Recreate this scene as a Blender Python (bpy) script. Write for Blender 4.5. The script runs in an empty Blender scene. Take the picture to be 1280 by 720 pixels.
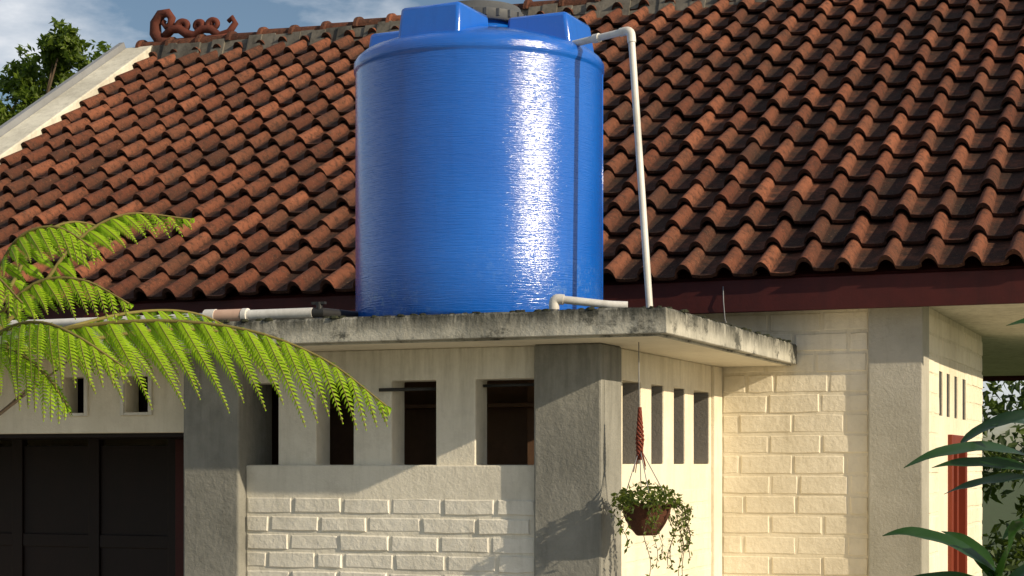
import bpy, bmesh, math, random
from mathutils import Vector, Matrix, noise
R = random.Random(7)
ZO = 1.75          # eye level above ground; heights below are given relative to it
sc = bpy.context.scene
sc.view_settings.view_transform = 'Standard'
sc.view_settings.look = 'None'
sc.view_settings.exposure = 0
GZ = -ZO

# ------------------------------------------------------------------ materials
def newmat(name):
    m = bpy.data.materials.new(name); m.use_nodes = True
    nt = m.node_tree
    b = nt.nodes['Principled BSDF']
    return m, nt, b
def mixc(nt, fac, a, b, blend='MIX'):
    n = nt.nodes.new('ShaderNodeMix'); n.data_type = 'RGBA'; n.blend_type = blend
    for sock, v in ((n.inputs[0], fac), (n.inputs[6], a), (n.inputs[7], b)):
        if isinstance(v, (int, float)): sock.default_value = v
        elif isinstance(v, tuple): sock.default_value = (*v, 1) if len(v) == 3 else v
        else: nt.links.new(v, sock)
    return n.outputs[2]
def tnoise(nt, scale, detail=6, rough=0.6, vec=None, stretch=None):
    tc = nt.nodes.new('ShaderNodeTexCoord')
    v = tc.outputs['Object']
    if stretch:
        mp = nt.nodes.new('ShaderNodeMapping'); mp.inputs['Scale'].default_value = stretch
        nt.links.new(v, mp.inputs['Vector']); v = mp.outputs[0]
    n = nt.nodes.new('ShaderNodeTexNoise')
    n.inputs['Scale'].default_value = scale; n.inputs['Detail'].default_value = detail
    n.inputs['Roughness'].default_value = rough
    nt.links.new(v, n.inputs['Vector'])
    return n.outputs['Fac']
def ramp(nt, fac, p0, p1, c0=(0, 0, 0), c1=(1, 1, 1)):
    r = nt.nodes.new('ShaderNodeValToRGB')
    r.color_ramp.elements[0].position = p0; r.color_ramp.elements[1].position = p1
    r.color_ramp.elements[0].color = (*c0, 1); r.color_ramp.elements[1].color = (*c1, 1)
    nt.links.new(fac, r.inputs[0]); return r.outputs[0]
def zramp(nt, z0, z1):
    tc = nt.nodes.new('ShaderNodeTexCoord'); s = nt.nodes.new('ShaderNodeSeparateXYZ')
    nt.links.new(tc.outputs['Object'], s.inputs[0])
    m = nt.nodes.new('ShaderNodeMapRange'); m.inputs[1].default_value = z0 + ZO; m.inputs[2].default_value = z1 + ZO
    nt.links.new(s.outputs[2], m.inputs[0]); return m.outputs[0]
def mul(nt, a, b):
    n = nt.nodes.new('ShaderNodeMath'); n.operation = 'MULTIPLY'
    for i, v in enumerate((a, b)):
        if isinstance(v, (int, float)): n.inputs[i].default_value = v
        else: nt.links.new(v, n.inputs[i])
    return n.outputs[0]
def bump(nt, b, h, strength, dist=0.01, base=None):
    n = nt.nodes.new('ShaderNodeBump'); n.inputs['Strength'].default_value = strength
    n.inputs['Distance'].default_value = dist
    nt.links.new(h, n.inputs['Height'])
    if base: nt.links.new(base, n.inputs['Normal'])
    nt.links.new(n.outputs[0], b.inputs['Normal']); return n.outputs[0]
def plaster(name, c, dark, dirt=0.5, rough=0.85, bs=0.5, bscale=60, streak=None, top=None):
    m, nt, b = newmat(name)
    n1 = ramp(nt, tnoise(nt, 1.8, 8, .65), .42, .75)
    n2 = ramp(nt, tnoise(nt, 14, 6, .7), .5, .8)
    n3 = ramp(nt, tnoise(nt, 5, 6, .7, stretch=(3, 3, .35)), .50, .8)
    col = mixc(nt, mul(nt, n1, dirt), c, dark)
    col = mixc(nt, mul(nt, n2, dirt * .6), col, dark)
    col = mixc(nt, mul(nt, n3, dirt * .8), col, dark)
    if top:     # run-off grime below the slab
        g = mul(nt, ramp(nt, tnoise(nt, 9, 7, .7, stretch=(2.2, 2.2, .25)), .44, .66), zramp(nt, top[0], top[1]))
        col = mixc(nt, mul(nt, g, top[2]), col, dark)
    if streak:  # mould: broad patches anywhere, denser towards the top edge, plus thin run-off lines
        z0, z1, dc = streak
        s0 = ramp(nt, tnoise(nt, 3.2, 9, .78, stretch=(1, 1, 1.5)), .53, .61)
        s = ramp(nt, tnoise(nt, 5, 9, .78, stretch=(1.6, 1.6, .6)), .36, .54)
        s2 = ramp(nt, tnoise(nt, 30, 6, .75, stretch=(1.6, 1.6, .2)), .46, .60)
        col = mixc(nt, mul(nt, s0, .78), col, dc)
        col = mixc(nt, mul(nt, mul(nt, s, zramp(nt, z0, z1)), .95), col, dc)
        col = mixc(nt, mul(nt, mul(nt, s2, zramp(nt, z0 + .01, z1 + .005)), .9), col, dc)
    nt.links.new(col, b.inputs['Base Color'])
    b.inputs['Roughness'].default_value = rough
    b.inputs['Specular IOR Level'].default_value = .3
    bump(nt, b, tnoise(nt, bscale, 5, .7), bs, .006)
    return m
M_wall = plaster('cream_paint', (.82, .75, .60), (.46, .40, .28), .5, bs=.5, top=(.15, .52, .5))
M_wallw = plaster('offwhite_paint', (.76, .72, .62), (.38, .35, .28), .55, bs=.6, top=(.1, .52, .6))
M_brick = plaster('painted_brick_cream', (.84, .77, .62), (.48, .42, .30), .5, bs=1, bscale=30)
M_brickw = plaster('painted_brick_white', (.79, .76, .68), (.42, .39, .32), .55, bs=1, bscale=30)
M_pillar = plaster('grey_render', (.29, .285, .255), (.13, .13, .115), .75, bs=1, bscale=40, top=(-.1, .52, .8))
M_reveal = plaster('reveal_shade_grey', (.21, .20, .19), (.12, .12, .11), .5, bs=.5)  # shade of the slot reveals, painted as a grey tone
M_slab = plaster('weathered_concrete', (.50, .48, .41), (.17, .165, .135), .85, bs=1, bscale=30, streak=(.548, .632, (.020, .022, .017)))
M_soffit = plaster('soffit_paint', (.74, .68, .54), (.42, .37, .28), .45, bs=.3)
M_fascia = plaster('maroon_fascia', (.065, .010, .008), (.02, .005, .005), .7, rough=.6, bs=.2)
M_inner = plaster('dark_wood_partition', (.17, .095, .055), (.05, .03, .02), .7, rough=.6, bs=.2)
M_door = plaster('dark_door_paint', (.013, .006, .005), (.004, .003, .003), .6, rough=.6, bs=.1)
M_red = plaster('red_window_paint', (.20, .035, .015), (.1, .02, .01), .5, rough=.45, bs=.1)
M_mortar = plaster('ridge_mortar', (.17, .155, .13), (.025, .023, .02), 1, bs=1, bscale=25)
M_verge = plaster('verge_plaster', (.72, .69, .58), (.28, .26, .21), .7, bs=.6)
M_metal = plaster('grey_flashing', (.24, .25, .27), (.14, .14, .14), .4, rough=.5, bs=.1)
M_orn = plaster('terracotta_ornament', (.13, .035, .022), (.03, .014, .01), .8, bs=.5)
M_pave = plaster('bounce_paving', (.38, .35, .29), (.22, .20, .17), .6, bs=.5)
M_ground = plaster('grass_ground', (.07, .10, .03), (.05, .05, .025), .7, bs=.6)
M_pvc = plaster('white_pvc', (.72, .71, .68), (.30, .27, .22), .7, rough=.4, bs=.05)
M_coup = plaster('old_pvc_coupling', (.62, .42, .32), (.45, .28, .20), .6, rough=.5, bs=.05)
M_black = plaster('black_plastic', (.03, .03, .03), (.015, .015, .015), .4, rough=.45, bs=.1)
M_lid = plaster('grey_lid', (.10, .105, .11), (.04, .04, .04), .5, rough=.5, bs=.2)
M_rope = plaster('red_rope', (.22, .05, .03), (.10, .03, .02), .5, bs=.5)
M_coir = plaster('coir_basket', (.11, .04, .02), (.035, .015, .01), .8, bs=1, bscale=90)
M_bark = plaster('bark', (.10, .07, .045), (.03, .025, .02), .8, bs=1, bscale=30)
M_moss = plaster('moss', (.035, .038, .018), (.015, .016, .012), .8, bs=1, bscale=120)

def tile_mat():
    m, nt, b = newmat('clay_roof_tile')
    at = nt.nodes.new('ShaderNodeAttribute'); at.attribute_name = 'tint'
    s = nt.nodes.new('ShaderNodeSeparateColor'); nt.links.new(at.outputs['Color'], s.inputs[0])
    base = mixc(nt, s.outputs[0], (.125, .040, .023), (.310, .112, .060))
    n1 = ramp(nt, tnoise(nt, 1.6, 8, .72), .43, .68)
    n2 = ramp(nt, tnoise(nt, 24, 7, .78), .48, .62)
    col = mixc(nt, mul(nt, n1, .6), base, (.065, .032, .021))
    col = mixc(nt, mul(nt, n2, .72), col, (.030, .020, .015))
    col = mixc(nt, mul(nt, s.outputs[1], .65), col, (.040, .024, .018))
    pn = mul(nt, s.outputs[2], ramp(nt, tnoise(nt, 7, 6, .7), .24, .54))  # pans darkened for dirt and for the rolls' shade, both in the colour
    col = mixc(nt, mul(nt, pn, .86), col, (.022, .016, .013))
    n3 = ramp(nt, tnoise(nt, 70, 4, .75), .59, .72)
    col = mixc(nt, mul(nt, n3, .55), col, (.42, .23, .13))
    n4 = mul(nt, ramp(nt, tnoise(nt, 3.5, 5, .7), .5, .65), ramp(nt, tnoise(nt, 55, 5, .8), .56, .66))
    col = mixc(nt, mul(nt, n4, .45), col, (.20, .17, .12))
    nt.links.new(col, b.inputs['Base Color']); b.inputs['Roughness'].default_value = .85
    b.inputs['Specular IOR Level'].default_value = .2
    bump(nt, b, tnoise(nt, 90, 5, .8), 1.0, .009)
    return m
M_tile = tile_mat()

def tank_mat(ripples=True):
    m, nt, b = newmat('blue_polyethylene')
    base = mixc(nt, ramp(nt, tnoise(nt, 1.6, 5, .6), .35, .7), (.001, .098, .50), (.002, .125, .59))
    chalk = mul(nt, ramp(nt, tnoise(nt, 22, 8, .8), .51, .68), mul(nt, ramp(nt, tnoise(nt, 2.2, 4, .6), .38, .60), zramp(nt, .95, .62)))
    col = mixc(nt, mul(nt, chalk, .8), base, (.25, .42, .62))
    spk = ramp(nt, tnoise(nt, 75, 3, .7), .66, .74)
    col = mixc(nt, mul(nt, spk, .14), col, (.25, .40, .62))
    drip = mul(nt, ramp(nt, tnoise(nt, 9, 7, .7, stretch=(1.5, 1.5, .10)), .52, .75), .28)
    col = mixc(nt, drip, col, (.004, .05, .30))
    nt.links.new(col, b.inputs['Base Color'])
    r = nt.nodes.new('ShaderNodeMapRange'); r.inputs[1].default_value = .3; r.inputs[2].default_value = .7; r.inputs[3].default_value = .15; r.inputs[4].default_value = .24
    nt.links.new(tnoise(nt, 40, 7, .85), r.inputs[0]); nt.links.new(r.outputs[0], b.inputs['Roughness'])
    b.inputs['Specular IOR Level'].default_value = .9
    b.inputs['Coat Weight'].default_value = .5; b.inputs['Coat Roughness'].default_value = .17
    # rotational-moulding ripples running round the shell: they stretch the sun's reflection vertically
    n0 = bump(nt, b, tnoise(nt, 1, 3, .6, stretch=(9, 9, 210)), .9 if ripples else .1, .0022)
    n1 = bump(nt, b, tnoise(nt, 150, 3, .8), .18, .0015, n0)
    for s_ in ('Coat Normal',): nt.links.new(n1, b.inputs[s_])
    return m
M_tank = tank_mat(); M_tank2 = tank_mat(False)

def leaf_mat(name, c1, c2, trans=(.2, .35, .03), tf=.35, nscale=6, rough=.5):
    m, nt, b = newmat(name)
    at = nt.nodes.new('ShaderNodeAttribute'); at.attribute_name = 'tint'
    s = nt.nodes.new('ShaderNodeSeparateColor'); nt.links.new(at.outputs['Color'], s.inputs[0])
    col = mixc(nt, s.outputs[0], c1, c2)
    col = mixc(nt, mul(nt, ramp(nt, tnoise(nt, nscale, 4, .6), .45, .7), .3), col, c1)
    nt.links.new(col, b.inputs['Base Color']); b.inputs['Roughness'].default_value = rough
    b.inputs['Specular IOR Level'].default_value = .3
    t = nt.nodes.new('ShaderNodeBsdfTranslucent'); t.inputs[0].default_value = (*trans, 1)
    mx = nt.nodes.new('ShaderNodeMixShader'); mx.inputs[0].default_value = tf
    out = nt.nodes['Material Output']
    nt.links.new(b.outputs[0], mx.inputs[1]); nt.links.new(t.outputs[0], mx.inputs[2])
    nt.links.new(mx.outputs[0], out.inputs['Surface'])
    return m
M_fern = leaf_mat('fern_leaf', (.07, .16, .006), (.38, .58, .022), (.46, .74, .025), .45)
M_tree = leaf_mat('tree_leaf', (.035, .065, .012), (.14, .20, .025), (.18, .28, .02), .4)
M_bush = leaf_mat('bush_leaf', (.02, .04, .010), (.08, .12, .02), (.10, .16, .02), .3)
M_broad = leaf_mat('broad_leaf', (.012, .04, .010), (.03, .085, .014), (.05, .13, .015), .2, rough=.3)
M_ivy = leaf_mat('ivy_leaf', (.05, .09, .015), (.15, .19, .03), (.2, .25, .03), .3)

# ------------------------------------------------------------------ mesh helper
class MB:
    def __init__(s): s.v = []; s.f = []; s.t = []
    def V(s, x, y, z, t=(0.5, 0, 0)):
        s.v.append((x, y, z + ZO)); s.t.append(t); return len(s.v) - 1
    def F(s, *i): s.f.append(tuple(i))
    def box(s, x0, x1, y0, y1, z0, z1):
        i = [s.V(x, y, z) for z in (z0, z1) for y in (y0, y1) for x in (x0, x1)]
        for q in ((0, 2, 3, 1), (4, 5, 7, 6), (0, 1, 5, 4), (2, 6, 7, 3), (0, 4, 6, 2), (1, 3, 7, 5)):
            s.F(*[i[k] for k in q])
    def hexa(s, p):
        i = [s.V(*q) for q in p]
        for q in ((0, 3, 2, 1), (4, 5, 6, 7), (0, 1, 5, 4), (1, 2, 6, 5), (2, 3, 7, 6), (3, 0, 4, 7)):
            s.F(*[i[k] for k in q])
    def tube(s, pts, r, n=12, cap=True, t=(.5, 0, 0)):
        pts = [Vector(p) for p in pts]; rings = []
        prev = None
        for k, p in enumerate(pts):
            d = (pts[min(k + 1, len(pts) - 1)] - pts[max(k - 1, 0)]).normalized()
            if prev is None:
                a = Vector((0, 0, 1)) if abs(d.z) < .9 else Vector((1, 0, 0))
                u = d.cross(a).normalized()
            else:
                u = (prev - d * prev.dot(d)).normalized()
            prev = u; w = d.cross(u)
            rr = r[k] if isinstance(r, (list, tuple)) else r
            rings.append([s.V(*(p + (u * math.cos(6.28318 * j / n) + w * math.sin(6.28318 * j / n)) * rr), t) for j in range(n)])
        for a, b in zip(rings, rings[1:]):
            for j in range(n): s.F(a[j], a[(j + 1) % n], b[(j + 1) % n], b[j])
        if cap: s.F(*rings[0][::-1]); s.F(*rings[-1])
    def lathe(s, cx, cy, prof, n=96):
        rings = [[s.V(cx + r * math.cos(6.283185 * j / n), cy + r * math.sin(6.283185 * j / n), z) for j in range(n)] for r, z in prof]
        for a, b in zip(rings, rings[1:]):
            for j in range(n): s.F(a[j], a[(j + 1) % n], b[(j + 1) % n], b[j])
        s.F(*rings[0][::-1]); s.F(*rings[-1])
    def grid(s, uc, zc, holes, t0, t1, axis='x'):
        def P(u, t, z): return (u, t, z) if axis == 'x' else (t, u, z)
        solid = lambda i, j: 0 <= i < len(uc) - 1 and 0 <= j < len(zc) - 1 and (i, j) not in holes
        def q(*p): s.F(*[s.V(*k) for k in p])
        for i in range(len(uc) - 1):
            for j in range(len(zc) - 1):
                if not solid(i, j): continue
                u0, u1, z0, z1 = uc[i], uc[i + 1], zc[j], zc[j + 1]
                q(P(u0, t0, z0), P(u1, t0, z0), P(u1, t0, z1), P(u0, t0, z1))
                q(P(u0, t1, z0), P(u0, t1, z1), P(u1, t1, z1), P(u1, t1, z0))
                if not solid(i - 1, j): q(P(u0, t0, z0), P(u0, t0, z1), P(u0, t1, z1), P(u0, t1, z0))
                if not solid(i + 1, j): q(P(u1, t0, z0), P(u1, t1, z0), P(u1, t1, z1), P(u1, t0, z1))
                if not solid(i, j - 1): q(P(u0, t0, z0), P(u0, t1, z0), P(u1, t1, z0), P(u1, t0, z0))
                if not solid(i, j + 1): q(P(u0, t0, z1), P(u1, t0, z1), P(u1, t1, z1), P(u0, t1, z1))
    def obj(s, name, mat, parent=None, smooth=False, bevel=0, merge=False, tint=False, angle=None):
        me = bpy.data.meshes.new(name); me.from_pydata(s.v, [], s.f)
        if tint:
            ca = me.color_attributes.new('tint', 'FLOAT_COLOR', 'POINT')
            flat = []
            for t in s.t: flat += [t[0], t[1], t[2], 1]
            ca.data.foreach_set('color', flat)
        if merge:
            bm = bmesh.new(); bm.from_mesh(me)
            bmesh.ops.remove_doubles(bm, verts=bm.verts, dist=1e-4)
            bmesh.ops.recalc_face_normals(bm, faces=bm.faces); bm.to_mesh(me); bm.free()
        me.materials.append(mat)
        if smooth: me.polygons.foreach_set('use_smooth', [True] * len(me.polygons))
        me.update()
        o = bpy.data.objects.new(name, me); sc.collection.objects.link(o)
        if angle is not None:
            me.set_sharp_from_angle(angle=math.radians(angle))
        if bevel:
            b = o.modifiers.new('bevel', 'BEVEL'); b.width = bevel; b.segments = 2; b.limit_method = 'ANGLE'
        if parent: o.parent = parent
        return o
def empty(name):
    o = bpy.data.objects.new(name, None); sc.collection.objects.link(o); return o
def simple(name, mat, parent, boxes, bevel=.005):
    m = MB()
    for b in boxes: m.box(*b)
    return m.obj(name, mat, parent, bevel=bevel)

def bricks(mb, u0, u1, z0, z1, face, out, axis, bw, bh, gap, dep, rnd):
    """running-bond bricks standing proud of a wall face; out = +-1 direction"""
    row = 0; z = z1
    while z - bh > z0 - .001:
        u = u0 - (bw * .5 if row % 2 else 0) - rnd.uniform(0, .05)
        while u < u1:
            L = bw * rnd.choice((1, 1, .96, 1.05, 1.02, .55 if rnd.random() < .35 else 1))
            a, b = max(u + gap / 2, u0), min(u + L - gap / 2, u1)
            if b - a > .03:
                g1, g2 = gap * rnd.uniform(.25, .65), gap * rnd.uniform(.25, .65)
                zb, zt = z - bh + g1, z - g2
                d = face + out * dep * rnd.uniform(.45, 1.25); e = .007
                j = lambda: rnd.uniform(-.003, .003)
                jd = lambda: rnd.uniform(-.0014, .0014)
                def P(uu, t, zz): return (uu, t, zz) if axis == 'x' else (t, uu, zz)
                f0 = face - out * .002
                bk = [P(a, f0, zb), P(b, f0, zb), P(b, f0, zt), P(a, f0, zt)]
                fl = [P(a + e + j(), d + jd(), zb + e + j()), P((a + b) / 2, d + jd(), zb + e * .8 + j()), P(b - e + j(), d + jd(), zb + e + j()),
                      P(b - e + j(), d + jd(), zt - e + j()), P((a + b) / 2, d + jd(), zt - e * .8 + j()), P(a + e + j(), d + jd(), zt - e + j())]
                bk6 = [bk[0], P((a + b) / 2, f0, zb), bk[1], bk[2], P((a + b) / 2, f0, zt), bk[3]]
                I = [mb.V(*p) for p in bk6]; J = [mb.V(*p) for p in fl]
                mb.F(*J)
                for k in range(6): mb.F(I[k], I[(k + 1) % 6], J[(k + 1) % 6], J[k])
            u += L
        z -= bh; row += 1

# ------------------------------------------------------------------ ground
m = MB(); S = 400
m.F(m.V(-S, -S, GZ), m.V(S, -S, GZ), m.V(S, S, GZ), m.V(-S, S, GZ)); m.obj('ground', M_ground)
m = MB(); m.box(-9, 7, -9, 2.3, GZ + .004, GZ + .03); m.obj('bounce_pavement', M_pave)  # unseen paving added to bounce warm light onto the soffit

# ------------------------------------------------------------------ house
H = empty('tiled_roof_house')
AL = math.radians(32); ca, sa = math.cos(AL), math.sin(AL)
EB, EZ = 2.2, .984; RB = 6.28; RZ = EZ + (RB - EB) * math.tan(AL)
A0, A1 = -6.47, 1.35
def slope(a, s, n, back=False):
    b = EB + s * ca - n * sa; z = EZ + s * sa + n * ca
    if back: b = 2 * RB - b
    return (a, b, z)
SL = (RB - EB) / ca
def tiles(back, nroll=9, npan=6):
    mb = MB(); pitch = .21; ex = .295; ncol = int((A1 - A0) / pitch) + 1; nrow = int(SL / ex) + 1
    rw = .094; prof = []
    for k in range(nroll + 1):
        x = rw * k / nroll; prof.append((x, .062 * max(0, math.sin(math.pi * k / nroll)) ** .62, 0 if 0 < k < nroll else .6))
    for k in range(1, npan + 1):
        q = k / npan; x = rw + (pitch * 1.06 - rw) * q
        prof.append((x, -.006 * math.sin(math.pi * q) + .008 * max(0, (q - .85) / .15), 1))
    nseg = len(prof) - 1
    for r in range(nrow):
        for c in range(ncol):
            a0 = A0 + c * pitch + R.uniform(-.006, .006); s0 = -.045 + r * ex + R.uniform(-.012, .012)
            ln = min(ex + .05, SL - s0 + .02); dn = R.uniform(-.005, .007); rot = R.uniform(-.022, .022)
            sag = .016 * noise.noise(Vector((a0 * .6, s0 * .6, 3.1)))
            t0, t1 = R.random() ** .9, max(0, R.uniform(-1.2, 1)) * .8
            rows = []
            for q in (0, .5, 1):
                lift = (.038 * (1 - q)) + dn + sag
                tp = 1 - .22 * q
                rr = []
                for x, h, pan in prof:
                    xx = x if x > rw else rw / 2 + (x - rw / 2) * (1 - .14 * q)
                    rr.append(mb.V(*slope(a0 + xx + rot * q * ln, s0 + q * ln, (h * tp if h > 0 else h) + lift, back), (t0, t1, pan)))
                rows.append(rr)
            for u, v in zip(rows, rows[1:]):
                for k in range(nseg):
                    mb.F(u[k], u[k + 1], v[k + 1], v[k])
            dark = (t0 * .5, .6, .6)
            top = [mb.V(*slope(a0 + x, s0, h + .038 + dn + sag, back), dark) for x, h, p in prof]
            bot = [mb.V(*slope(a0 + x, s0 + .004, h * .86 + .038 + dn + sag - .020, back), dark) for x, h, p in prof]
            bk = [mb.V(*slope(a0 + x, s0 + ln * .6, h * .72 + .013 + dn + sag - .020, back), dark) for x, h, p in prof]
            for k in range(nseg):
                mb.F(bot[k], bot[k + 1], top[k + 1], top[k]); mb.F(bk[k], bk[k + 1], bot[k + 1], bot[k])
    return mb
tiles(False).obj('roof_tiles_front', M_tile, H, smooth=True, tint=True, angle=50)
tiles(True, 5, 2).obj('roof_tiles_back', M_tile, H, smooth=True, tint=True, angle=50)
m = MB()
for back in (False, True):
    P = [slope(A0, .02, -.02, back), slope(A1, .02, -.02, back), slope(A1, SL - .02, -.02, back), slope(A0, SL - .02, -.02, back)]
    Q = [slope(A0, .02, -.05, back), slope(A1, .02, -.05, back), slope(A1, SL - .02, -.05, back), slope(A0, SL - .02, -.05, back)]
    m.hexa(Q + P)
m.obj('roof_deck', M_fascia, H, merge=True)
simple('front_fascia', M_fascia, H, [(A0, A1, EB + .0, EB + .03, .792, .962)], .004)
simple('back_fascia', M_fascia, H, [(A0, A1, 2 * RB - EB - .03, 2 * RB - EB, .782, .962)], .004)
simple('eave_soffit', M_wallw, H, [(A0 + .2, A1 - .03, EB + .032, 2 * RB - EB - .032, .83, .842)], 0)
m = MB(); mf = MB()
for back in (False, True):
    def sb(mb, a0, a1, s0, s1, n0, n1):
        mb.hexa([slope(a0, s0, n0, back), slope(a1, s0, n0, back), slope(a1, s1, n0, back), slope(a0, s1, n0, back),
                 slope(a0, s0, n1, back), slope(a1, s0, n1, back), slope(a1, s1, n1, back), slope(a0, s1, n1, back)])
    sb(m, A0 - .26, A0 + .015, -.15, SL - .03, -.3, .115)
    sb(mf, A0 - .31, A0 - .262, -.15, SL - .03, -.1, .165)
m.obj('verge_parapet', M_verge, H, merge=True, bevel=.01)
mf.obj('verge_flashing', M_metal, H, merge=True)
m = MB()
for a0, a1 in ((A0 - .2, A0 - .02), (A1 - .06, A1 - .02)):
    pts = [(EB + .1, .845), (2 * RB - EB - .1, .845), (2 * RB - EB - .1, .9), (RB, RZ - .1), (EB + .1, .9)]
    if a0 < -3: pts[0] = (EB + .22, GZ); pts[1] = (2 * RB - EB - .22, GZ)
    I = [m.V(a0, b, z) for b, z in pts]; J = [m.V(a1, b, z) for b, z in pts]
    m.F(*I[::-1]); m.F(*J)
    for k in range(5): m.F(I[k], I[(k + 1) % 5], J[(k + 1) % 5], J[k])
m.obj('gable_walls', M_wall, H, merge=True)
# ridge
m = MB(); a = A0 - .1
while a < A1:      # uneven mortar bedding
    b_ = a + .12; jz = R.uniform(-.015, .012); jy = R.uniform(-.016, .016)
    m.hexa([(a, RB - .17 + jy, RZ - .11), (b_, RB - .17 + jy, RZ - .11), (b_, RB + .17, RZ - .11), (a, RB + .17, RZ - .11),
            (a, RB - .10 + jy, RZ + .065 + jz), (b_, RB - .10 + jy, RZ + .065 + jz), (b_, RB + .10, RZ + .065), (a, RB + .10, RZ + .065)]); a = b_
m.obj('ridge_mortar', M_mortar, H)
m = MB(); a = A0 - .15
while a < A1:
    L = .30; n = 10; rows = []; tint = (R.random(), R.uniform(0, .9), R.uniform(0, .5)); dz = R.uniform(-.008, .008)
    for q, rr in ((0, .115), (.10, .115), (.12, .092), (1.08, .080)):
        rows.append([m.V(a + q * L, RB - math.cos(math.pi * k / n) * rr, RZ + .055 + dz + math.sin(math.pi * k / n) * rr * .85, tint) for k in range(n + 1)])
    for u, v in zip(rows, rows[1:]):
        for k in range(n): m.F(u[k], v[k], v[k + 1], u[k + 1])
    a += L
m.obj('ridge_tiles', M_tile, H, smooth=True, tint=True, angle=50)
# scroll ornament on ridge end
m = MB(); ox, oz = A0 + .10, RZ + .15
def spiral(cx, cz, r0, turns, st, sg, rad0, rad1, n=34):
    pts, rs = [], []
    for k in range(n):
        t = k / (n - 1); an = st + sg * turns * 6.283 * t; rr = r0 * (1 - .80 * t)
        pts.append((cx + rr * math.cos(an), RB + .012 * math.sin(3 * t), cz + rr * .9 * math.sin(an))); rs.append(rad0 + (rad1 - rad0) * t)
    m.tube(pts, rs, 8)
m.tube([(ox + .05, RB, oz - .05), (ox - .06, RB, oz - .03), (ox - .115, RB, oz + .05), (ox - .115, RB, oz + .14), (ox - .06, RB, oz + .215), (ox + .01, RB, oz + .22), (ox + .05, RB, oz + .17), (ox + .035, RB, oz + .115), (ox - .01, RB, oz + .10), (ox - .04, RB, oz + .135), (ox - .02, RB, oz + .16)],
       [.05, .055, .055, .050, .045, .040, .036, .032, .028, .024, .020], 8)
m.tube([(ox - .02, RB, oz + .02), (ox + .05, RB, oz + .075), (ox + .13, RB, oz + .07), (ox + .20, RB, oz + .02), (ox + .28, RB, oz + .0), (ox + .36, RB, oz + .05), (ox + .44, RB, oz + .04), (ox + .52, RB, oz - .02), (ox + .62, RB, oz + .0), (ox + .68, RB, oz + .07), (ox + .65, RB, oz + .12), (ox + .61, RB, oz + .09)],
       [.038, .040, .040, .040, .038, .038, .038, .034, .032, .028, .024, .020], 8)
spiral(ox + .16, oz + .09, .060, 1.3, math.pi * 1.2, -1, .034, .020)
spiral(ox + .31, oz + .08, .050, 1.2, -.6, 1, .032, .018)
spiral(ox + .46, oz + .08, .055, 1.3, math.pi * 1.2, -1, .030, .018)
m.tube([(ox - .05, RB, oz - .05), (ox + .3, RB, oz - .055), (ox + .62, RB, oz - .05)], .045, 8)
m.obj('ridge_scroll_ornament', M_orn, H, smooth=True)

# main walls
simple('main_front_wall', M_wall, H, [(-6.3, .379, 2.40, 2.54, GZ, .829)], 0)
simple('corner_pilaster', plaster('beige_render', (.44, .42, .36), (.25, .24, .19), .7, bs=.9), H, [(.379, .657, 2.365, 2.6, GZ, .829)], .008)
m = MB(); bricks(m, -.402, .376, GZ, .80, 2.40, -1, 'x', .275, .107, .012, .0045, random.Random(3)); m.obj('main_wall_bricks', M_brick, H)
m = MB()
uc = [2.6, 3.04, 3.17, 3.34, 3.47, 3.66, 3.79, 4.02, 4.17, 4.98]
m.grid([2.6, 3.385, 4.05, 4.98], [GZ, -.75, .167, .24], {(1, 1)}, .50, .645, 'y')
m.grid(uc, [.24, .266, .51, .829], {(1, 1), (3, 1), (5, 1), (7, 1)}, .50, .645, 'y')
m.obj('side_wall', M_wall, H, merge=True)
simple('side_vent_shade_fill', M_black, H, [(.52, .638, a + .001, b - .001, .267, .509) for a, b in ((3.04, 3.17), (3.34, 3.47), (3.66, 3.79), (4.02, 4.17))], 0)  # dark boxes added to paint shade into the open vent slots
m = MB()
bricks(m, 2.6, 3.02, GZ, .80, .645, 1, 'y', .275, .107, .012, .005, random.Random(4))
bricks(m, 4.2, 4.98, GZ, .80, .645, 1, 'y', .275, .107, .012, .005, random.Random(5))
bricks(m, 3.02, 4.2, .54, .80, .645, 1, 'y', .275, .107, .012, .005, random.Random(6))
m.obj('side_wall_bricks', M_brick, H)
simple('side_inner_wall', M_inner, H, [(-.6, -.5, 2.6, 5, GZ, .82)], 0)
simple('side_end_wall', M_wall, H, [(-.5, .50, 4.9, 4.98, GZ, .82)], 0)
simple('side_window_frame', M_red, H, [(.60, .67, 3.385, 3.45, -.75, .167), (.60, .67, 3.985, 4.05, -.75, .167), (.60, .67, 3.45, 3.985, .10, .167),
                                       (.60, .66, 3.69, 3.74, -.75, .10), (.57, .60, 3.45, 3.985, -.75, .10)], .004)
simple('side_window_sill', M_wallw, H, [(.646, .70, 3.34, 4.10, -.80, -.752)], .004)

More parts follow.
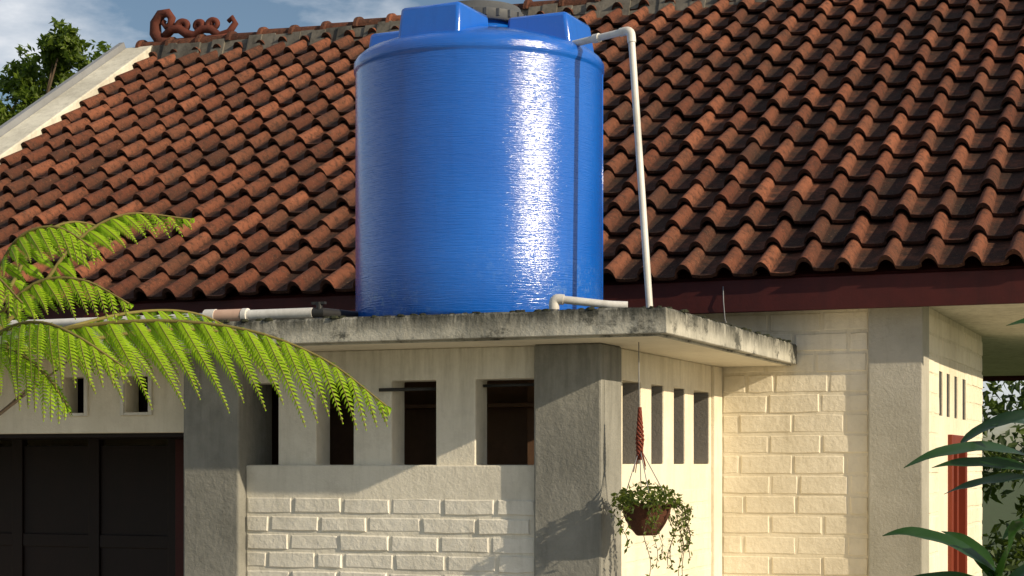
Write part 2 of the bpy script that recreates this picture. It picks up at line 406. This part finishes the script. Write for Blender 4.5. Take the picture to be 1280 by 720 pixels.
# ---- flat-roofed annex
m = MB()
def slabpt(a, b, z):
    return noise.noise(Vector((a * 6, b * 6, z * 4))) * .0035 + noise.noise(Vector((a * 22, b * 22, z * 9))) * .002
xs = [-6.2 + 6.2 * k / 160 for k in range(161)]; ys = [2.395 * k / 60 for k in range(61)]
per = [(x, 0.0, 0, -1) for x in xs[:-1]] + [(0.0, y, 1, 0) for y in ys]
rings = []
for zz, ins in ((.525, .0), (.528, -.003), (.575, 0), (.622, 0), (.631, .006)):
    ring = []
    for x, y, dx, dy in per:
        o = slabpt(x, y, zz) - ins
        ex_, ey_ = dx, dy
        if x > -.03 and y < .03: ex_, ey_ = .7, -.7
        ring.append(m.V(x + ex_ * o, y + ey_ * o, zz + (slabpt(x + 9, y, zz) if zz > .6 else 0)))
    rings.append(ring)
for r0, r1 in zip(rings, rings[1:]):
    for k in range(len(per) - 1): m.F(r0[k], r0[k + 1], r1[k + 1], r1[k])
c = m.V(-6.2, 2.395, .631); m.F(*rings[-1], c)
c2 = m.V(-6.2, 2.395, .525); m.F(*(rings[0][::-1]), c2)
m.obj('flat_roof_slab', M_slab, H)
simple('slab_drip_groove', M_slab, H, [(-6.2, -.03, .03, .05, .517, .5245), (-.05, -.03, .05, 2.39, .517, .5245)], 0)
simple('annex_soffit', M_soffit, H, [(-6.15, -.052, .052, 2.39, .519, .5242)], 0)
rm = random.Random(31); m = MB()
for _ in range(150):
    if rm.random() < .75: cx, cy = -rm.random() ** .8 * 3.6, rm.uniform(-.002, .05)
    else: cx, cy = rm.uniform(-.04, .002), rm.uniform(0, 2.2)
    r = rm.uniform(.004, .016); n = 7
    base = [m.V(cx + r * 1.6 * math.cos(6.283 * k / n) * rm.uniform(.7, 1.2), cy + r * math.sin(6.283 * k / n) * rm.uniform(.7, 1.2), .628) for k in range(n)]
    mid = [m.V(cx + r * 1.1 * math.cos(6.283 * k / n), cy + r * .7 * math.sin(6.283 * k / n), .631 + r * .5 * rm.uniform(.7, 1.3)) for k in range(n)]
    t_ = m.V(cx, cy, .631 + r * .7)
    for k in range(n):
        m.F(base[k], base[(k + 1) % n], mid[(k + 1) % n], mid[k]); m.F(mid[k], mid[(k + 1) % n], t_)
m.obj('slab_moss', M_moss, H)
simple('corner_pillar', M_pillar, H, [(-.703, -.392, .35, .635, GZ, .5185)], .01)
simple('left_pillar', M_pillar, H, [(-2.457, -2.157, .33, .65, GZ, .5185)], .01)
op = [-2.15, -2.0, -1.80, -1.61, -1.416, -1.198, -1.005, -.725, -.703]
m = MB(); m.grid([-2.157] + op[1:], [GZ, -.004, .376, .5185], {(0, 1), (2, 1), (4, 1), (6, 1)}, .42, .56, 'x')
m.obj('annex_front_wall', M_wallw, H, merge=True, bevel=.006)
simple('annex_front_dado', M_wallw, H, [(-2.157, -.703, .395, .4195, GZ, -.006)], .006)
m = MB(); bricks(m, -2.15, -.71, GZ, -.15, .395, -1, 'x', .255, .0835, .015, .008, random.Random(8)); m.obj('annex_front_bricks', M_brickw, H)
m = MB(); m.grid([.635, .731, 1.005, 1.167, 1.366, 1.54, 1.737, 1.897, 2.2, 2.235], [GZ, .0, .376, .5185], {(1, 1), (3, 1), (5, 1), (7, 1)}, -.56, -.42, 'y')
m.obj('annex_side_wall', M_wall, H, merge=True, bevel=.005)
simple('annex_slot_shade_panels', M_reveal, H, [(-.558, -.427, b - .004, b + .002, .003, .373) for b in (1.003, 1.364, 1.735, 2.198)], 0)  # thin added panels that paint shade onto the far reveals
m = MB(); bricks(m, .64, 2.23, GZ, -.12, -.42, 1, 'y', .26, .0835, .012, .0035, random.Random(9)); m.obj('annex_side_bricks', M_brick, H)
simple('annex_end_post', M_wall, H, [(-.56, -.402, 2.235, 2.395, GZ, .5185)], .006)
simple('annex_partition', M_inner, H, [(-2.6, -.9, 1.15, 1.2, GZ, .515), (-2.5, -2.45, .66, 1.15, GZ, .515)], 0)
simple('annex_shelf', M_inner, H, [(-2.4, -.9, .98, 1.149, .27, .29), (-1.40, -1.35, 1.09, 1.14, GZ, .5), (-1.02, -.97, 1.09, 1.14, GZ, .5), (-1.9, -1.84, 1.09, 1.14, GZ, .5)], .004)
m = MB(); m.tube([(-1.47, .40, .335), (-1.3, .45, .338), (-1.19, .50, .34)], .008, 8); m.tube([(-1.0, .50, .35), (-.73, .50, .352)], .007, 8); m.obj('window_rods', M_black, H, smooth=True)
m = MB(); m.grid([-6.2, -3.214, -3.088, -2.858, -2.721, -2.457], [.150, .25, .425, .5185], {(1, 1), (3, 1)}, .45, .57, 'x')
m.obj('garage_lintel_wall', M_wall, H, merge=True, bevel=.005)
simple('lintel_window_frames', M_wallw, H, [(-3.235, -3.215, .435, .449, .235, .44), (-3.087, -3.067, .435, .449, .235, .44), (-3.214, -3.088, .435, .449, .235, .2495),
                                           (-2.879, -2.859, .435, .449, .235, .44), (-2.720, -2.70, .435, .449, .235, .44), (-2.858, -2.721, .435, .449, .235, .2495)], .002)
bx = [(-6.2, -2.46, .62, .66, .14, .515)]
x = -6.1
while x < -2.6:
    bx += [(x, x + .07, 1.20, 1.25, GZ, .14), (x + .07, x + .50, 1.215, 1.235, GZ, .1), (x + .07, x + .50, 1.205, 1.245, -.45, -.38)]; x += .5
simple('garage_folding_doors', M_door, H, bx, .004)
simple('garage_door_head', M_door, H, [(-6.2, -2.46, .48, 1.25, .132, .149), (-2.46, -2.455, .66, 1.25, GZ, .13)], .0)
simple('garage_door_post', M_fascia, H, [(-2.99, -2.92, 1.10, 1.17, GZ, .13)], .004)
simple('garage_left_wall', M_wall, H, [(-6.2, -6.05, .35, 2.395, GZ, .5185)], 0)

# ------------------------------------------------------------------ tank
T = empty('water_tank'); TX, TY, TR = -1.10, .69, .567
m = MB()
m.lathe(TX, TY, [(.54, .633), (.558, .640), (TR, .66), (TR, .9), (TR, 1.2), (TR, 1.5), (TR, 1.772), (TR + .001, 1.78), (TR + .007, 1.785), (TR + .008, 1.80), (TR + .007, 1.822), (TR - .004, 1.84), (TR - .03, 1.862), (.46, 1.892), (.36, 1.925), (.26, 1.945), (.20, 1.95), (.185, 1.96), (.18, 2.03), (.12, 2.035)], 160)
m.obj('tank_body', M_tank, T, smooth=True, angle=60)
m = MB()
for phi in (-3, 87, 177, 267):
    f = math.radians(phi); d = Vector((math.sin(f), -math.cos(f), 0)); w = Vector((math.cos(f), math.sin(f), 0)); C = Vector((TX, TY, 0))
    def q(r, ww, z): p = C + d * r + w * ww; return (p.x, p.y, z)
    m.hexa([q(.20, -.16, 1.86), q(.525, -.155, 1.80), q(.525, .155, 1.80), q(.20, .16, 1.86), q(.21, -.15, 2.0), q(.495, -.145, 2.0), q(.495, .145, 2.0), q(.21, .15, 2.0)])
m.obj('tank_shoulder_lugs', M_tank2, T, merge=True, bevel=.018, smooth=True, angle=40)
m = MB(); m.lathe(TX, TY, [(.16, 2.0), (.215, 2.0), (.222, 2.01), (.222, 2.045), (.20, 2.06), (.19, 2.085), (.10, 2.10), (.03, 2.105)], 48)
for k in range(24):
    an = k / 24 * 6.283; cx, cy = TX + .222 * math.cos(an), TY + .222 * math.sin(an); m.box(cx - .007, cx + .007, cy - .007, cy + .007, 2.012, 2.043)
m.obj('tank_lid', M_lid, T, smooth=True, angle=40)
m = MB(); f = math.radians(106); px, py = TX + math.sin(f) * TR, TY - math.cos(f) * TR; m.tube([(px, py, .67), (px, py, 1.78)], .003, 8); m.obj('mould_seam', M_tank2, T, smooth=True)

# ------------------------------------------------------------------ pipes
def smoothpath(pts, r=.04, n=5):
    pts = [Vector(p) for p in pts]; out = [pts[0]]
    for a, b, c in zip(pts, pts[1:], pts[2:]):
        p = b + (a - b).normalized() * r; q = b + (c - b).normalized() * r
        for k in range(n + 1):
            t = k / n; out.append(p * (1 - t) ** 2 + b * 2 * t * (1 - t) + q * t * t)
    out.append(pts[-1]); return out
W = empty('inlet_water_pipe'); m = MB()
p0, p2, p3 = (-.60, .55, 1.855), (-.292, .45, 1.868), (-.19, .40, .632)
m.tube(smoothpath([p0, p2, p3], .03), .0150, 16)
m.obj('riser', M_pvc, W, smooth=True, angle=50)
m = MB()
v2, v3, v0 = Vector(p2), Vector(p3), Vector(p0)
m.tube(smoothpath([v2 + (v0 - v2).normalized() * .055, v2, v2 + (v3 - v2).normalized() * .055], .028), .0190, 16)
m.tube([v2 + (v0 - v2).normalized() * .17, v2 + (v0 - v2).normalized() * .20], .020, 16)
m.tube([v3 + Vector((0, 0, .0)), v3 + (v2 - v3).normalized() * .03], .020, 16)
m.obj('fittings', M_pvc, W, smooth=True, angle=50)
W = empty('outlet_water_pipe'); m = MB()
m.tube(smoothpath([(-.50, .06, .636), (-.50, .06, .685), (-.27, .10, .655), (-.20, .12, .652)], .02), .0165, 14)
m.obj('pipe', M_pvc, W, smooth=True, angle=50)
m = MB(); m.tube(smoothpath([(-.50, .06, .64), (-.50, .06, .685), (-.46, .067, .68)], .022), .022, 14); m.obj('elbow', M_pvc, W, smooth=True, angle=50)
W = empty('roof_water_pipe'); m = MB()
m.tube([(-5.6, .22, .672), (-4, .20, .668), (-2.14, .13, .667)], .019, 14)
m.tube([(-2.0, .13, .668), (-1.66, .13, .668)], .024, 14)
m.tube([(-5.6, .32, .70), (-4.2, .30, .69), (-2.4, .30, .668), (-1.72, .30, .665)], .022, 14)
m.obj('pipes', M_pvc, W, smooth=True, angle=50)
m = MB(); m.tube([(-2.2, .13, .668), (-2.02, .13, .668)], .030, 16); m.obj('coupling', M_coup, W, smooth=True, angle=50)
m = MB(); m.tube([(-2.155, .13, .668), (-2.21, .13, .668)], .033, 16); m.tube([(-2.015, .13, .668), (-1.99, .13, .668)], .032, 16); m.obj('collars', M_pvc, W, smooth=True, angle=50)
m = MB(); m.tube([(-1.665, .13, .668), (-1.62, .13, .668), (-1.60, .20, .668), (-1.55, .40, .668)], .022, 12); m.tube([(-1.63, .13, .66), (-1.63, .13, .715)], .014, 10); m.box(-1.665, -1.60, .12, .14, .705, .716); m.obj('valve', M_black, W, smooth=True, angle=40)
m = MB(); m.tube([(-.345, 2.192, .93), (-.34, 2.18, .85), (-.335, 2.19, .76), (-.31, 2.22, .66), (-.30, 2.3, .633)], .003, 6)
m.obj('loose_cable', M_metal, None, smooth=True)

# ------------------------------------------------------------------ plants
th = math.radians(21.65); cT, sT = math.cos(th), math.sin(th)
def G(x, y, z=0): return Vector((2.027 + cT * x - sT * y, -6.779 + sT * x + cT * y, z))   # garden frame
def bez(pts, n):
    P = [Vector(p) for p in pts]; P = [P[0] * 2 - P[1]] + P + [P[-1] * 2 - P[-2]]; out = []
    segs = len(P) - 3
    for k in range(n + 1):
        u = k / n * segs; i = min(int(u), segs - 1); t = u - i; a, b, c, d = P[i:i + 4]
        out.append(.5 * ((2 * b) + (c - a) * t + (2 * a - 5 * b + 4 * c - d) * t * t + (3 * b - a - 3 * c + d) * t ** 3))
    return out
RF = random.Random(12)
def frond(leaf, stem, pts, Lmax, npin=20, start=.16, droop=1.0, bright=.5, ll=.030):
    rnd = RF
    N = npin * 2; C = bez(pts, N)
    stem.tube(C, [.008 * (1 - .8 * k / N) + .0012 for k in range(N + 1)], 6)
    for k in range(int(N * start), N + 1):
        f = k / N; T = (C[min(k + 1, N)] - C[max(k - 1, 0)]).normalized()
        S = T.cross(Vector((0, 0, 1))).normalized()
        env = min(1, .5 + (f - start) * 3.0) * (1 - max(0, f - .45) / .55) ** .62 + .07
        for sg in (-1, 1):
            if (k + (sg > 0)) % 2 and f < .97: continue
            near = sg > 0      # S points to the yard side
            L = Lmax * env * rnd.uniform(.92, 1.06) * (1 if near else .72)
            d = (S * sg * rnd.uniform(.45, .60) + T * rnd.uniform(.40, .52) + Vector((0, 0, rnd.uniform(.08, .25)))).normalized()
            n = max(6, int(L / .0115)); tb = (.80 if near else .15) * (.6 + .8 * bright) + rnd.uniform(-.12, .12)  # far-side pinnae darker: shade between the combs painted into the tint
            pts2 = [C[k] + d * (L * .46 * t) + Vector((0, 0, -1)) * (L * .90 * droop * t ** 1.4) + T * (L * .26 * math.sin(t * 1.5) * t) for t in [q / n for q in range(n + 1)]]
            stem.tube(pts2[::3] + [pts2[-1]], .0016, 3, cap=False)
            for q in range(1, n + 1):
                t = q / n; pt = (pts2[q] - pts2[q - 1]).normalized()
                w = (T - pt * T.dot(pt)); w = (w if w.length > .2 else S - pt * S.dot(pt)).normalized()
                nn = pt.cross(w)
                l = ll * (.60 + .40 * math.sin(math.pi * min(1, t * 1.2))) * (1 - t ** 3) ** .8 * min(1, .30 + env * .85) * rnd.uniform(.92, 1.06) + .003
                for s2 in (-1, 1):
                    dd = (w * s2 * .82 + pt * .55 - nn * .30 + nn * rnd.uniform(-.12, .12)).normalized()
                    wd = pt * .0047
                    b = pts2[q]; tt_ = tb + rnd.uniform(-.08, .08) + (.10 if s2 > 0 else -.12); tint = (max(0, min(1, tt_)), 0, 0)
                    mid = b + dd * l * .55 + nn * l * .06; tip = b + dd * l + pt * l * .18 - nn * l * .12
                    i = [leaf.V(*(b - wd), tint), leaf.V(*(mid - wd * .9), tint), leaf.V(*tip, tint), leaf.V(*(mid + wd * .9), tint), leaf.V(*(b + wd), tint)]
                    leaf.F(*i)
FE = empty('tree_fern'); lf, st = MB(), MB()
cr = G(-1.86, 6.0, .36)
def fr(seq, L, npin, start=.16, droop=1., bright=.5, ll=.030): frond(lf, st, [cr] + [G(*p) for p in seq], L, npin, start, droop, bright, ll)
fr([(-1.55, 5.95, .45), (-1.20, 5.9, .480), (-.88, 5.85, .445), (-.62, 5.8, .345), (-.41, 5.75, .19)], .35, 21, .12, 1.0, .6, .035)
fr([(-1.55, 6.3, .44), (-1.25, 6.4, .49), (-.98, 6.45, .47), (-.74, 6.5, .38)], .26, 16, .2, 1.0, .3, .032)
fr([(-1.66, 6.1, .58), (-1.52, 6.15, .78), (-1.36, 6.2, .88), (-1.14, 6.25, .87)], .21, 17, .2, .9, .6, .026)
fr([(-1.74, 5.9, .60), (-1.64, 5.85, .75), (-1.50, 5.8, .78), (-1.36, 5.75, .70)], .22, 15, .15, .9, .6, .028)
fr([(-1.78, 6.2, .60), (-1.70, 6.3, .80), (-1.60, 6.4, .88), (-1.46, 6.5, .86)], .20, 15, .2, .9, .4, .027)
fr([(-1.80, 5.7, .52), (-1.70, 5.5, .60), (-1.58, 5.35, .58), (-1.46, 5.25, .48)], .22, 14, .15, .9, .6, .028)
fr([(-1.65, 5.75, .44), (-1.50, 5.6, .45), (-1.36, 5.5, .40), (-1.20, 5.45, .30)], .25, 15, .12, .9, .6, .030)
fr([(-1.62, 6.3, .48), (-1.40, 6.5, .56), (-1.20, 6.65, .57), (-1.02, 6.75, .49)], .24, 16, .15, .9, .3, .029)
fr([(-1.72, 5.8, .38), (-1.60, 5.7, .36), (-1.48, 5.6, .28), (-1.40, 5.55, .18)], .22, 13, .12, .8, .5, .029)
fr([(-1.88, 5.9, .54), (-1.86, 5.8, .70), (-1.80, 5.7, .78), (-1.70, 5.6, .74)], .21, 13, .2, .9, .6, .028)
fr([(-1.70, 5.85, .50), (-1.56, 5.8, .60), (-1.40, 5.75, .60), (-1.24, 5.7, .52)], .22, 14, .15, .9, .65, .028)
fr([(-2.1, 5.9, .55), (-2.4, 5.8, .60), (-2.7, 5.7, .45)], .24, 14, .15, 1., .5)
fr([(-1.95, 5.6, .50), (-2.0, 5.2, .55), (-2.1, 4.9, .42)], .22, 14, .15, 1., .5)
fr([(-2.0, 6.4, .55), (-2.2, 6.8, .60), (-2.35, 7.1, .45)], .24, 14, .15, 1., .5)
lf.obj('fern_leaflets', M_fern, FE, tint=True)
st.obj('fern_stalks', plaster('fern_stalk', (.20, .17, .05), (.08, .05, .02), .5), FE, smooth=True)
m = MB()
base = G(-1.97, 6.05, GZ); m.tube(bez([base, G(-1.99, 6.05, -1.0), G(-1.95, 6.0, -.3), cr + Vector((0, 0, .02))], 20), [.09 - .03 * k / 20 + .01 * (k % 2) for k in range(21)], 12)
for e in ((-1.50, 6.0, .36), (-1.62, 6.05, .30)):
    m.tube(bez([G(-1.95, 6.0, .02), G(-1.76, 6.0, .16), G(*e)], 8), [.010 - .0009 * k for k in range(9)], 5)
m.obj('fern_trunk', M_bark, FE, smooth=True)

def blade(mb, base, mid, tip, width, tint=.5, fold=.25, n=14, wav=.0):
    b, c, t = Vector(base), Vector(mid), Vector(tip); rows = []
    for k in range(n + 1):
        u = k / n; p = b * (1 - u) ** 2 + c * 2 * u * (1 - u) + t * u * u
        T = ((c - b) * (1 - u) + (t - c) * u).normalized(); S = T.cross(Vector((0, -.6, .8))); S = S.normalized() if S.length > .05 else Vector((1, 0, 0)); Nn = S.cross(T)
        w = width * .5 * (math.sin(math.pi * min(1, .04 + u ** .8 * .96)) ** .8 + .03)
        tt = (tint, 0, 0)
        rows.append([mb.V(*(p - S * w + Nn * w * fold + Nn * wav * math.sin(u * 17)), tt), mb.V(*p, tt), mb.V(*(p + S * w + Nn * w * fold - Nn * wav * math.sin(u * 15)), tt)])
    for a, d in zip(rows, rows[1:]):
        for k in range(2): mb.F(a[k], a[k + 1], d[k + 1], d[k])
BP = empty('ginger_plant'); lf, st = MB(), MB()
stems = [[(1.58, 5.1, GZ), (1.60, 5.1, -.9), (1.56, 5.1, -.25), (1.50, 5.1, .12)], [(1.52, 4.9, GZ), (1.50, 4.9, -1.1), (1.42, 4.9, -.6), (1.33, 4.9, -.30)], [(1.75, 5.2, GZ), (1.76, 5.2, -.6), (1.72, 5.2, .1), (1.68, 5.2, .42)]]
for s_ in stems: st.tube(bez([G(*p) for p in s_], 14), .009, 8)
L_ = [((1.50, 5.1, .02), (1.30, 5.0, .08), (1.09, 4.9, -.01), .062), ((1.52, 5.1, -.02), (1.38, 5.2, .02), (1.24, 5.2, -.01), .05),
      ((1.50, 5.1, .08), (1.55, 5.1, .14), (1.36, 5.0, .11), .045), ((1.30, 5.1, .06), (1.40, 5.0, .15), (1.54, 4.9, .14), .062),
      ((1.50, 5.1, -.04), (1.40, 5.2, -.04), (1.30, 5.3, -.09), .045), ((1.52, 5.1, .1), (1.62, 5.0, .22), (1.75, 4.9, .15), .07),
      ((1.36, 4.9, -.31), (1.15, 4.8, -.16), (1.01, 4.8, -.195), .06), ((1.34, 4.9, -.32), (1.30, 4.9, -.22), (1.22, 5.0, -.19), .05),
      ((1.34, 4.9, -.34), (1.40, 4.8, -.16), (1.34, 4.7, -.15), .05), ((1.34, 4.9, -.34), (1.18, 5.0, -.30), (1.08, 5.0, -.36), .05),
      ((1.36, 4.9, -.35), (1.5, 4.8, -.20), (1.6, 4.7, -.28), .06), ((1.66, 5.2, .38), (1.60, 5.2, .44), (1.46, 5.2, .41), .05),
      ((1.70, 5.2, .40), (1.80, 5.1, .5), (1.95, 5.0, .42), .07), ((1.56, 5.1, -.2), (1.48, 5.1, -.14), (1.42, 5.1, -.22), .05),
      ((1.56, 5.1, -.3), (1.66, 5.1, -.15), (1.8, 5.1, -.25), .06)]
for b_, c_, t_, w_ in L_: blade(lf, G(*b_), G(*c_), G(*t_), w_, R.uniform(.1, .9), wav=.002)
lf.obj('leaves', M_broad, BP, smooth=True, tint=True); st.obj('stems', M_broad, BP, smooth=True, tint=True)

def leafquad(mb, p, s, rnd, up=.5, tint=None):
    n = Vector((rnd.gauss(0, 1), rnd.gauss(0, 1), rnd.gauss(0, 1) + up)).normalized()
    u = n.cross(Vector((rnd.gauss(0, 1), rnd.gauss(0, 1), rnd.gauss(0, 1)))).normalized(); v = n.cross(u)
    t = (rnd.random() if tint is None else tint, 0, 0)
    i = [mb.V(*(p - u * s), t), mb.V(*(p + v * s * .42 + n * s * .1), t), mb.V(*(p + u * s), t), mb.V(*(p - v * s * .42 + n * s * .1), t)]
    mb.F(*i)
def clump(mb, c, r, n, s, rnd):
    for _ in range(n):
        d = Vector((rnd.gauss(0, 1), rnd.gauss(0, 1), rnd.gauss(0, 1))).normalized()
        q = rnd.random() ** .45; p = Vector(c) + Vector((d.x * r[0], d.y * r[1], d.z * r[2])) * q * (1 + .25 * noise.noise(d * 2.5 + Vector(c)))
        leafquad(mb, p, s * rnd.uniform(.6, 1.3), rnd)
TR_ = empty('background_tree'); lf, st = MB(), MB(); rt = random.Random(21)
YD = 30; base = G(-8.6, YD, GZ); fork = G(-8.5, YD, 4.0)
st.tube(bez([base, G(-8.7, YD, 0), fork], 10), [.22 - .008 * k for k in range(11)], 10)
cl = [(-7.25, .2, 6.65, .55), (-7.8, 0, 6.95, .45), (-6.75, .1, 6.6, .42), (-7.6, .3, 6.2, .6), (-6.9, -.3, 6.15, .5), (-8.3, .2, 6.4, .6), (-8.1, 0, 5.7, .6), (-8.7, 0, 5.8, .6), (-8.5, .4, 6.7, .4),
      (-9.7, 0, 5.8, .7), (-10.3, 0, 5.4, .7), (-8.4, .5, 4.9, .6), (-7.6, -.1, 7.2, .28), (-6.5, .2, 6.4, .30), (-9.3, -.4, 4.9, .6), (-7.5, .1, 5.6, .4)]
for x, dy, z, r in cl:
    c = G(x, YD + dy * 2, z)
    st.tube(bez([fork, (fork + c) / 2 + Vector((rt.uniform(-.2, .2), 0, -.2)), c], 8), [.08 - .009 * k for k in range(9)], 6)
    for _ in range(int(42 * r / .5)):
        d = Vector((rt.gauss(0, 1), rt.gauss(0, 1), rt.gauss(0, .8))).normalized() * r * rt.uniform(.2, 1.15)
        cc = c + d; clump(lf, cc, (.16, .16, .10), 24, .075, rt)
        if rt.random() < .25: st.tube([c, cc], [.015, .005], 4)
lf.obj('crown', M_tree, TR_, tint=True); st.obj('trunk_and_limbs', M_bark, TR_, smooth=True)
BU = MB(); rb = random.Random(5)
for x in range(-14, 40):
    for _ in range(5):
        c = (x * .25 + rb.uniform(-.1, .1), 12.6 + rb.uniform(-.7, .7), GZ + rb.uniform(.2, 2.6))
        clump(BU, c, (.32, .32, .28), 50, .08, rb)
BU.obj('hedge', M_bush, None, tint=True)
m2 = MB()
for _ in range(46):
    c = (rb.uniform(.75, 2.1), rb.uniform(6.0, 7.6), GZ + rb.uniform(.1, 1.55)); clump(m2, c, (.2, .2, .2), 60, .06, rb)
m2.obj('shrub', M_bush, None, tint=True)

# hanging planter
HP = empty('hanging_planter'); hx, hy = -.185, .33; rp = random.Random(11)
m = MB(); pr = []
for k in range(9):
    t = k / 8; pr.append((.105 * math.sin(.35 + t * 1.2) ** .8, -.30 + .13 * t))
m.lathe(hx, hy, pr, 28)
for v in range(len(m.v)):
    x, y, z = m.v[v]; o = noise.noise(Vector((x * 30, y * 30, z * 30))) * .006; m.v[v] = (x + o, y + o, z + o)
m.obj('basket', M_coir, HP, smooth=True)
m = MB(); top = (hx - .035, hy + .02, .07)
m.tube([(hx - .04, hy + .02, .516), (hx - .038, hy + .02, .22)], .0022, 6)
for k in range(4):
    an = .5 + k * 1.571; m.tube([top, (hx + .103 * math.cos(an), hy + .103 * math.sin(an), -.17)], .0022, 5)
m.obj('wires', M_metal, HP, smooth=True)
m = MB()
for k in range(5):
    o = k * 1.256; pts = [(top[0] + .016 * math.cos(o + q * 1.1) * (1 - abs(q - 8) / 10), top[1] + .016 * math.sin(o + q * 1.1) * (1 - abs(q - 8) / 10), .24 - q * .017) for q in range(14)]
    m.tube(pts, .005, 6)
for k in range(10):
    e = (top[0] + rp.uniform(-.03, .05), top[1] + rp.uniform(-.03, .03), rp.uniform(-.04, .06)); m.tube([(top[0], top[1], .10), e], .002, 4)
m.obj('rope_hanger', M_rope, HP, smooth=True)
lf, st = MB(), MB()
for _ in range(680):
    an = rp.uniform(0, 6.283); r = .145 * rp.random() ** .5; p = Vector((hx + r * math.cos(an), hy + r * math.sin(an), -.165 + rp.uniform(-.04, .095) * (1.25 - r / .16)))
    leafquad(lf, p, rp.uniform(.010, .020), rp, up=1)
for k in range(17):
    an = rp.uniform(-1.6, 2.2) if k < 11 else rp.uniform(0, 6.28); L = rp.uniform(.12, .34); r0 = .11
    pts = []
    for q in range(12):
        t = q / 11; r = r0 + .05 * math.sin(t * 1.8) + .01 * math.sin(q + k); pts.append(Vector((hx + .02 + r * math.cos(an + .1 * math.sin(q * .8)), hy + r * math.sin(an), -.15 + .03 * math.sin(t * 3) - L * t)))
    st.tube(pts, .0016, 4)
    for p in pts[1:]:
        for _ in range(3): leafquad(lf, p + Vector((rp.uniform(-.014, .014), rp.uniform(-.014, .014), rp.uniform(-.012, .012))), rp.uniform(.008, .016), rp, up=.4)
lf.obj('foliage', M_ivy, HP, tint=True); st.obj('vines', M_bark, HP, smooth=True)

# ------------------------------------------------------------------ light & world
EL = math.radians(22); az = math.radians(76)
sd = Vector((math.sin(az) * math.cos(EL), -math.cos(az) * math.cos(EL), math.sin(EL)))
L = bpy.data.lights.new('sun', 'SUN'); L.energy = 5.0; L.angle = math.radians(.5); L.color = (1, .84, .60)
lo = bpy.data.objects.new('sun', L); sc.collection.objects.link(lo); lo.rotation_euler = sd.to_track_quat('Z', 'Y').to_euler(); lo.location = (8, -6, 8)
w = bpy.data.worlds.new('World'); sc.world = w; w.use_nodes = True; nt = w.node_tree
bg = nt.nodes['Background']; sky = nt.nodes.new('ShaderNodeTexSky'); sky.sky_type = 'NISHITA'; sky.sun_disc = False
sky.sun_elevation = EL; sky.sun_rotation = math.atan2(sd.x, sd.y); sky.air_density = 1.0; sky.dust_density = .7; sky.ozone_density = 1.6
tc = nt.nodes.new('ShaderNodeTexCoord'); mp = nt.nodes.new('ShaderNodeMapping'); mp.inputs['Scale'].default_value = (1, 1, 2.6); mp.inputs['Location'].default_value = (.35, .2, .1)
nz = nt.nodes.new('ShaderNodeTexNoise'); nz.inputs['Scale'].default_value = 5; nz.inputs['Detail'].default_value = 8; nz.inputs['Roughness'].default_value = .55
nt.links.new(tc.outputs['Generated'], mp.inputs[0]); nt.links.new(mp.outputs[0], nz.inputs[0])
f = ramp(nt, nz.outputs['Fac'], .46, .62)
col = mixc(nt, f, sky.outputs[0], (10.0, 10.4, 11.0))
nt.links.new(col, bg.inputs[0]); bg.inputs[1].default_value = .08

# ------------------------------------------------------------------ camera
cam = bpy.data.cameras.new('camera'); co = bpy.data.objects.new('camera', cam); sc.collection.objects.link(co)
co.location = (2.027, -6.779, ZO); co.rotation_euler = (math.radians(90), 0, th)
cam.sensor_width = 36; cam.lens = 2200 / 1280 * 36; cam.shift_y = 220 / 1280; cam.clip_end = 2000
sc.camera = co
